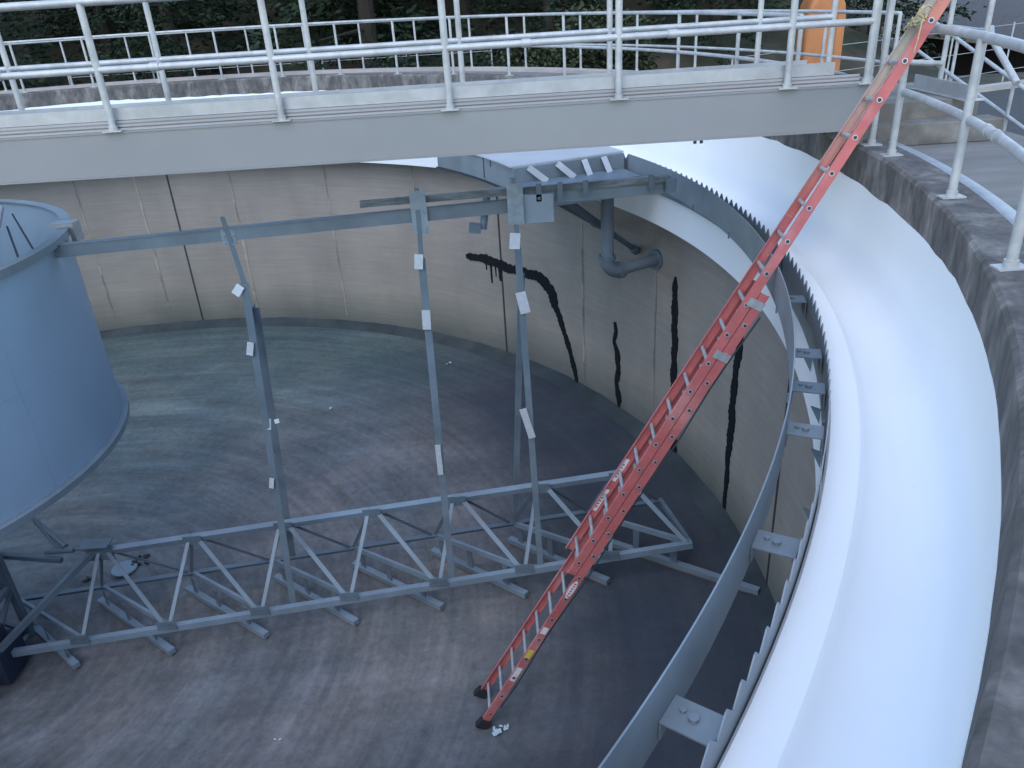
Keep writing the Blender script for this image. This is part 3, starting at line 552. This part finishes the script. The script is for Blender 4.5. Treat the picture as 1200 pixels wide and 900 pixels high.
# ------------------------------------------------------------------ extension ladder
ang=R(61); U_=V(math.cos(ang),0,math.sin(ang)); T_=V(-math.sin(ang),0,math.cos(ang)); O_=V(7.35,0,-.30)
def lp_(s,t,y):
    k=(y+1.85)/.45   # the ladder is slightly twisted along its length
    return O_+U_*s+T_*(t+k*(.03-.0175*s))+V(0,y,0)
ld=thing('extension_ladder','long red fibreglass extension ladder leaning from the tank floor to the bridge end','ladder',(7.35,-1.65,-.3))
Yn,Yf=-1.85,-1.40
def rail(y,side,s0,s1,t0,t1,mt):
    q=MB(); 
    q.hexa([lp_(s0,t0,y-.003),lp_(s1,t0,y-.003),lp_(s1,t0,y+.003),lp_(s0,t0,y+.003),lp_(s0,t1,y-.003),lp_(s1,t1,y-.003),lp_(s1,t1,y+.003),lp_(s0,t1,y+.003)])
    for t_ in(t0,t1-.005):
        ya,yb=(y+.0032,y+.030) if side>0 else (y-.030,y-.0032)
        q.hexa([lp_(s0,t_,ya),lp_(s1,t_,ya),lp_(s1,t_,yb),lp_(s0,t_,yb),lp_(s0,t_+.005,ya),lp_(s1,t_+.005,ya),lp_(s1,t_+.005,yb),lp_(s0,t_+.005,yb)])
    return q.build('side_rail',mt,ld)
s_base=(.06,5.95); s_fly=(2.45,9.6)
tb=(-.078,.008); tf=(.018,.104)
rail(Yn,1,*s_base,*tb,red); rail(Yf,-1,*s_base,*tb,red)
rail(Yn+.007,1,s_fly[0],8.35,*tf,red); rail(Yf-.007,-1,s_fly[0],6.6,*tf,red)
rail(Yn+.007,1,8.352,s_fly[1],*tf,red_faded); rail(Yf-.007,-1,6.602,s_fly[1],*tf,red_worn)
rung_m=M('rung_aluminium',(.42,.43,.44),.45,.4,.2,15)
def rungs(s0,s1,tc,ya,yb):
    s=s0
    while s<s1:
        q=MB(); q.tube([lp_(s,tc,ya-.006),lp_(s,tc,yb+.006)],.018,10); q.box
        q.build('rung',rung_m,ld)
        q=MB(); q.tube([lp_(s,tc,ya-.0095),lp_(s,tc,ya-.0062)],.0225,12,cap=True); q.build('rung_ferrule',rung_m,ld)
        q=MB(); q.tube([lp_(s,tc,ya-.0105),lp_(s,tc,ya-.0096)],.015,12); q.build('rung_bore',gasket,ld)
        s+=.318
rungs(.22,5.9,-.03,Yn,Yf); rungs(2.62,9.5,.066,Yn+.006,Yf-.006)
for s in(5.28,5.90-.06):
    for y0,y1 in((Yn-.012,Yn-.004),(Yf+.004,Yf+.012)):
        q=MB(); q.hexa([lp_(s-.04,-.085,y0),lp_(s+.04,-.085,y0),lp_(s+.04,-.085,y1),lp_(s-.04,-.085,y1),lp_(s-.04,.07,y0),lp_(s+.04,.07,y0),lp_(s+.04,.07,y1),lp_(s-.04,.07,y1)]); q.build('guide_bracket',rung_m,ld)
for y in(Yn,Yf):
    q=MB(); q.hexa([lp_(-.02,-.10,y-.035),lp_(.10,-.10,y-.035),lp_(.10,-.10,y+.035),lp_(-.02,-.10,y+.035),lp_(-.02,.05,y-.035),lp_(.10,.03,y-.035),lp_(.10,.03,y+.035),lp_(-.02,.05,y+.035)]); q.build('rubber_foot',rubber,ld)
def sticker(s,l,t0,t1,y,mt,nm='sticker'):
    q=MB(); q.hexa([lp_(s,t0,y-.001),lp_(s+l,t0,y-.001),lp_(s+l,t0,y),lp_(s,t0,y),lp_(s,t1,y-.001),lp_(s+l,t1,y-.001),lp_(s+l,t1,y),lp_(s,t1,y)]); return q.build(nm,mt,ld)
yo=Yn-.0035
for s,l,mt in((.80,.22,label_w),(1.18,.14,label_y),(1.58,.10,label_w)): sticker(s,l,-.062,.002,yo,mt)
def oval(s,t,a,b,y,mt,nm='sticker'):
    q=MB(); q.quad(*[lp_(s+a*math.cos(k*PI/12),t+b*math.sin(k*PI/12),y) for k in range(24)]); return q.build(nm,mt,ld)
oval(2.27,-.03,.13,.034,yo-.001,label_w); 
for k in range(6): sticker(2.17+k*.035,.018,-.045,-.018,yo-.0022,red,'sticker_mark')
for s,l in((3.02,.30),(3.44,.30)):
    sticker(s,l,.040,.095,Yf-.0105,label_w)
    for k in range(5): sticker(s+.05+k*.04,.02,.055,.08,Yf-.0117,red,'sticker_mark')
# ladder rope tie
rp_=thing('rope_tie','frayed yellow rope tied round the ladder rung and handrail at the top','rope',lp_(8.36,.06,-1.65))
q=MB(); rr=random.Random(5)
for k in range(7):
    pts=[]; s0=8.33+rr.uniform(-.03,.05)
    for i in range(15):
        u=i/14; pts.append(lp_(s0+.02*math.sin(u*9+k),.118+.02*math.sin(u*PI)+rr.uniform(-.004,.004),Yn-.02+(Yf-Yn+.04)*u))
    q.tube(pts,.0055,6)
for k in range(3):
    c=lp_(8.38,.135,-1.80); q.tube([c+V(.055*math.cos(i*.6+k),-.02+.02*math.sin(i),.045*math.sin(i*.6+k)) for i in range(11)],.0055,6)
q.tube([lp_(8.36,.12,-1.80),lp_(8.30,.13,-1.88),lp_(8.18,.08,-1.89),lp_(8.10,.05,-1.88)],.005,6); q.build('rope_coils',rope_m,rp_)
rr_=thing('hoist_rope','thin dark rope running along the underside of the lower ladder section','rope',lp_(.3,-.09,-1.8))
q=MB(); q.tube([lp_(.35+5.4*i/20,-.105-.012*math.sin(i),-1.84) for i in range(21)],.008,6); q.build('rope',gasket,rr_)
# ------------------------------------------------------------------ litter on floor
def fz(x_,y_): return floorz(math.hypot(x_,y_))
t=thing('round_lid','pale round lid lying on the floor under the inner end of the arm','lid',(1.45,1.98,fz(1.45,1.98)))
q=MB(); c=V(1.46,1.98,fz(1.46,1.98)+.03); q.cyl(c,c+V(0,0,.025),.20,24); q.build('disc',lid_dk,t)
q=MB(); 
for k in range(9):
    a=rr.uniform(0,2*PI); p=c+V(.18+.1*math.cos(a),.18+.1*math.sin(a),0); q.bar(p,p+V(.1*math.cos(a*2),.08*math.sin(a*3),.03),.04,.03)
q.build('scrap',debris_d,t)
def lump(nm,lab,cat,x_,y_,s_,mt,n=5,seed=1):
    q=MB(); r2=random.Random(seed); z_=fz(x_,y_)
    for k in range(n):
        p=V(x_+r2.uniform(-s_,s_),y_+r2.uniform(-s_,s_),z_+.02+s_*.15); a=r2.uniform(0,PI); q.bar(p,p+V(s_*math.cos(a),s_*math.sin(a),r2.uniform(-.2,.3)*s_*.3),s_*.5,s_*.25)
    tag(q.build(nm,mt,bevel=.004),lab,cat)
lump('crumpled_bag','crumpled pale plastic scrap beside the ladder foot','litter',7.57,-1.99,.06,debris,9,12)
lump('plastic_scrap','small pale scrap just beyond the ladder foot','litter',7.66,-1.88,.045,debris,4,4)
lump('debris_lump','dark lump left of the inner truss node','litter',.92,1.80,.07,debris_d,5,5)
lump('metal_offcut','thin pale offcut on the far floor left of the left post','litter',4.05,6.35,.09,debris,1,6)
lump('paper_scrap','tiny white scrap on the far floor near the wall','litter',6.6,7.9,.05,debris,3,8)
lump('paper_scrap','tiny pale scrap on the floor below the second blade from the drum','litter',4.9,-1.7,.035,debris,2,9)
# ------------------------------------------------------------------ surroundings
GZ=4.4
def gz(x_,y_):
    h=max(0,min(1,(y_-17)/26)); w_=max(0,min(1,(24-x_)/6)); far_=max(0,min(1,(140-math.hypot(x_,y_))/60)); dip=max(0,min(1,(x_-21)/5))*max(0,min(1,(y_-(14.4+.27*(x_-26))-2)/5))
    return GZ+16*h*w_*far_-2.25*dip
q=MB(); n=96
for i in range(n):
    a0=360*i/n; a1=360*(i+1)/n
    rs=[13.2,15,17,19,21,23,25,28,31,35,40,50,70,100,150,600]
    for k in range(len(rs)-1): q.quad(*[V(p.x,p.y,gz(p.x,p.y)) for p in (pol(rs[k],a0,0),pol(rs[k+1],a0,0),pol(rs[k+1],a1,0),pol(rs[k],a1,0))])
struct(q.build('ground',grass))
def strip(name,pts,w_,z_,mt,h=0):
    q=MB()
    for i in range(len(pts)-1):
        a=Vector(pts[i]+(z_,));b=Vector(pts[i+1]+(z_,)); d_=(b-a).normalized(); n_=V(-d_.y,d_.x,0)*w_/2
        if h: q.hexa([a-n_,b-n_,b+n_,a+n_,a-n_+V(0,0,h),b-n_+V(0,0,h),b+n_+V(0,0,h),a+n_+V(0,0,h)])
        else: q.quad(a-n_,b-n_,b+n_,a+n_)
    return struct(q.build(name,mt))
q=MB(); poly=[(13.6,-30),(13.6,3.6),(15.5,9.2),(19.5,12.0),(26,14.3),(40,18),(60,22),(60,-30)]
q.quad(*[V(x_,y_,GZ+.012) for x_,y_ in poly]); struct(q.build('road',asphalt))
strip('kerb',[(13.9,5.0),(15.6,9.3),(19.5,12.1),(26,14.4),(40,18.1),(60,22.1)],.35,GZ,kerb_m,.13)
# wire fence beyond the road
fe=thing('wire_fence','thin wire fence with slim posts beyond the road','fence',(18,13,GZ))
fp=[(13+2.1*k, 9.2+1.05*k if k<6 else 15.5+ (k-6)*.9) for k in range(0,16)]
fp=[(-4+2.4*k,15.8) for k in range(0,6)]+fp
for x_,y_ in fp: q=MB(); q.tube([V(x_,y_,GZ),V(x_,y_,GZ+1.5)],.022,6); q.build('post',rail_m,fe)
for z_ in(.35,.9,1.45):
    q=MB()
    for i in range(5): q.tube([V(*fp[i],GZ+z_),V(*fp[i+1],GZ+z_)],.007,4)
    q.build('wire',rail_m,fe); q=MB()
    for i in range(6,len(fp)-1): q.tube([V(*fp[i],GZ+z_),V(*fp[i+1],GZ+z_)],.007,4)
    q.build('wire',rail_m,fe)
# orange cover
oc=thing('orange_cover','tall rounded orange machine cover beyond the walkway behind the bridge end','machine cover',(14.1,8.0,GZ))
def coverprof(s):
    pr_=[(-.55,0),(-.55,1.9),(-.50,2.25),(-.36,2.55),(-.15,2.70),(.15,2.70),(.36,2.55),(.50,2.25),(.55,1.9),(.55,0)]
    return [(x_*s*.66,z_*(1 if s>.95 else .99)) for x_,z_ in pr_]
q=MB(); ax=V(math.cos(R(-8)),math.sin(R(-8)),0); ay=V(-ax.y,ax.x,0); bs=V(14.42,8.0,5.35)
rings=[(0,.84),(.06,1.0),(.85,1.0),(1.0,.88)]; base=len(q.v)
for dpt,s in rings:
    for x_,z_ in coverprof(s): q.v.append(tuple(bs+ax*x_+ay*dpt+V(0,0,z_*.64)))
m_=10
for k in range(3):
    for j in range(m_-1): q.f.append((k*m_+j,k*m_+j+1,(k+1)*m_+j+1,(k+1)*m_+j)); q.sm.append(False)
q.f.append(tuple(range(m_))); q.sm.append(False); q.f.append(tuple(range(3*m_,4*m_))); q.sm.append(False)
q.build('cover_shell',orange,oc,bevel=.03)
q=MB(); q.box(13.95,14.95,7.85,9.1,GZ,5.34); q.build('plinth',step_m,oc)
q=MB(); c=bs+ay*-.012; q.bar(c+ax*.18+V(0,0,.15),c+ax*.18+V(0,0,1.3),.012,.02,up=(0,1,0)); q.build('seam',M('orange_seam',(.35,.12,.03),.6),oc)
# building with shingle roof
BZ=GZ-2.25
bd=thing('low_building','low brown building with grey shingle roof and cream fascia beyond the road','building',(33,24,BZ))
q=MB(); q.box(29.3,46,24.5,34,BZ,BZ+2.25); q.build('wall',brownwall,bd)
q=MB(); q.hexa([(27.9,23.2,BZ+2.36),(47,23.2,BZ+2.36),(47,35.2,BZ+2.36),(27.9,35.2,BZ+2.36),(33.3,29.2,BZ+5.4),(43,29.2,BZ+5.4),(43,29.25,BZ+5.4),(33.3,29.25,BZ+5.4)]); q.build('roof',roof_m,bd)
q=MB(); q.box(27.8,47.1,23.1,23.19,BZ+2.14,BZ+2.35); q.box(27.8,27.89,23.2,35,BZ+2.14,BZ+2.35); q.build('fascia',fascia,bd)
wg=M('window_glass',(.05,.06,.07),.1)
for x_ in(30.5,34,38): q=MB(); q.box(x_,x_+1.3,24.44,24.49,BZ+.9,BZ+1.9); q.build('window',wg,bd)
# ------------------------------------------------------------------ trees
def conifer_mesh(seed,h,rad,n,mt,base=.0):
    r2=random.Random(seed); q=MB()
    whorls=int(h*2.4); br_=[]
    for i in range(whorls):
        z_=.01*h+h*.97*i/whorls; rr0=rad*(1-(z_/h))**.75+.15
        for j in range(7): br_.append((z_+r2.uniform(-.15,.15),r2.uniform(0,2*PI),rr0*r2.uniform(.65,1.1)))
    for k in range(n):
        z_,a,l=r2.choice(br_); t=math.sqrt(r2.uniform(.05,1)); 
        p=V(math.cos(a)*l*t,math.sin(a)*l*t,z_-.22*l*t+r2.uniform(-.12,.12))+V(r2.gauss(0,.13),r2.gauss(0,.13),r2.gauss(0,.08))
        s=r2.uniform(.06,.15); d_=V(math.cos(a)+r2.gauss(0,.5),math.sin(a)+r2.gauss(0,.5),r2.uniform(-.7,.3)).normalized()
        n_=V(r2.gauss(0,1),r2.gauss(0,1),r2.gauss(0,1)+1).normalized(); x_=d_.cross(n_).normalized()
        q.quad(p-x_*s*.35,p+d_*s*.9-x_*s*.2,p+d_*s*1.5,p+d_*s*.8+x_*s*.3,p+x_*s*.3)
    me=bpy.data.meshes.new('crown'); me.from_pydata(q.v,[],q.f); me.materials.append(mt); return me
def trunk_mesh(h,r_,seed):
    r2=random.Random(seed); q=MB(); q.tube([V(0,0,-.2),V(.05,.02,h*.3),V(-.04,.05,h*.65),V(0,0,h*.95)],[r_,r_*.8,r_*.45,.02],10)
    for k in range(14):
        a=r2.uniform(0,2*PI); z_=h*r2.uniform(.12,.8); l=(1-z_/h)*2+.3
        q.tube([V(0,0,z_),V(math.cos(a)*l,math.sin(a)*l,z_-.1)],[.05,.01],5)
    me=bpy.data.meshes.new('trunk'); me.from_pydata(q.v,[],q.f); me.materials.append(bark); return me
crowns=[conifer_mesh(s,10,2.9,15000,leafA) for s in(1,2,3)]; trk=trunk_mesh(10,.22,1)
def bush_mesh(seed,n,mt):
    r2=random.Random(seed); q=MB(); cl=[(V(r2.uniform(-.9,.9),r2.uniform(-.7,.7),r2.uniform(.3,1.5)),r2.uniform(.35,.7)) for _ in range(16)]
    for k in range(n):
        c,rad=r2.choice(cl); d_=V(r2.gauss(0,1),r2.gauss(0,1),r2.gauss(0,1)).normalized(); p=c+d_*rad*r2.uniform(.6,1.05); s=r2.uniform(.05,.12)
        n_=V(r2.gauss(0,1),r2.gauss(0,1),1).normalized(); x_=d_.cross(n_).normalized(); y_=n_.cross(x_).normalized()
        q.quad(p-x_*s*.5,p+y_*s*.8,p+x_*s*.5,p-y_*s*.6)
    me=bpy.data.meshes.new('foliage'); me.from_pydata(q.v,[],q.f); me.materials.append(mt); return me
def inst(name,me,parent,sc_=(1,1,1)):
    o=bpy.data.objects.new(name,me); col.objects.link(o); o.parent=parent; o.scale=sc_; return o
tp=[(-22,17),(-18,14.5),(-14,17),(-10.5,19),(-7.5,17),(-4.5,20),(-1.5,17.5),(1.5,20.5),(4.3,17.8),(7.2,20.5),(9.8,18),(12.6,21.5),(15.2,19),(18,22.5),(21,20.5),(21.5,25.5),(-12,24),(-6,25),(0,25.5),(6,26),(12,27),(17,28.5),(-18,22),(20,33),(30,45),(38,46),(46,44),(-16,27),(-9,29),(-2,30),(4,31),(10,32),(-3,22),(9,23),(15,24.5),(-20,20)]
rt=random.Random(11)
for i,(x_,y_) in enumerate(tp):
    t=thing('conifer_tree','dark dense evergreen in the tree line beyond the tank','tree',(x_,y_,gz(x_,y_)),'dark evergreens beyond the tank')
    s=rt.uniform(.85,1.25); c=inst('crown',crowns[i%3],t,(s,s,s*1.1)); inst('trunk',trk,t,(s,s,s*1.1)); t.rotation_euler=(0,0,rt.uniform(0,6))
b1=[bush_mesh(s,4200,leafB) for s in(4,5)]
for i,(x_,y_,s,l) in enumerate([(9.2,14.8,1.0,'mid green leafy shrub before the evergreens, behind the middle of the bridge'),(11.2,15.4,1.25,'larger olive shrub to the right of the leafy shrub behind the bridge'),(-12.5,10.2,1.0,'shrub before the evergreens at the far left edge')]):
    t=thing('shrub',l,'shrub',(x_,y_,gz(x_,y_))); inst('foliage',b1[i%2],t,(s,s,s)); 
    q=MB(); q.tube([V(x_,y_,GZ),V(x_+.1,y_,GZ+.8*s)],.04,6); q.build('stem',bark,t)
# ------------------------------------------------------------------ world, sun, camera
wd=bpy.data.worlds.new('World'); sc.world=wd; wd.use_nodes=True; nt=wd.node_tree
sky=nt.nodes.new('ShaderNodeTexSky'); sky.sky_type='NISHITA'; sky.sun_disc=False
EL,AZ=50,-110   # sun elevation, compass heading it comes from (world degrees from +x)
sky.sun_elevation=R(EL); sky.sun_rotation=R(90-AZ); sky.air_density=1.3; sky.dust_density=0.3; sky.ozone_density=1.0
bg=nt.nodes['Background']; bg.inputs['Strength'].default_value=.15; nt.links.new(sky.outputs[0],bg.inputs[0])
sl=bpy.data.lights.new('sun','SUN'); sl.energy=.5; sl.angle=R(60); sl.color=(1,.96,.9)
so=bpy.data.objects.new('sun',sl); col.objects.link(so)
sd=V(math.cos(R(EL))*math.cos(R(AZ)),math.cos(R(EL))*math.sin(R(AZ)),math.sin(R(EL))); so.rotation_euler=sd.to_track_quat('Z','Y').to_euler(); so.location=sd*50
cam=bpy.data.cameras.new('camera'); co=bpy.data.objects.new('camera',cam); col.objects.link(co); sc.camera=co
cam.sensor_width=36; cam.lens=920.858/1200*36; cam.clip_end=2000; cam.clip_start=.05
t=R(26.7918); r=R(-3.64997)
Fw=V(0,math.cos(t),-math.sin(t)); Uu=V(0,math.sin(t),math.cos(t)); X0=V(1,0,0)
U2=Uu*math.cos(r)-X0*math.sin(r); X2=X0*math.cos(r)+Uu*math.sin(r)
mt=Matrix((X2,U2,-Fw)).transposed().to_4x4(); mt.translation=V(7.9834,-8.3291,7.44); co.matrix_world=mt
sc.view_settings.view_transform='Standard'; sc.view_settings.look='None'; sc.view_settings.exposure=1.45; sc.view_settings.gamma=1
sc.render.resolution_x=1024; sc.render.resolution_y=768
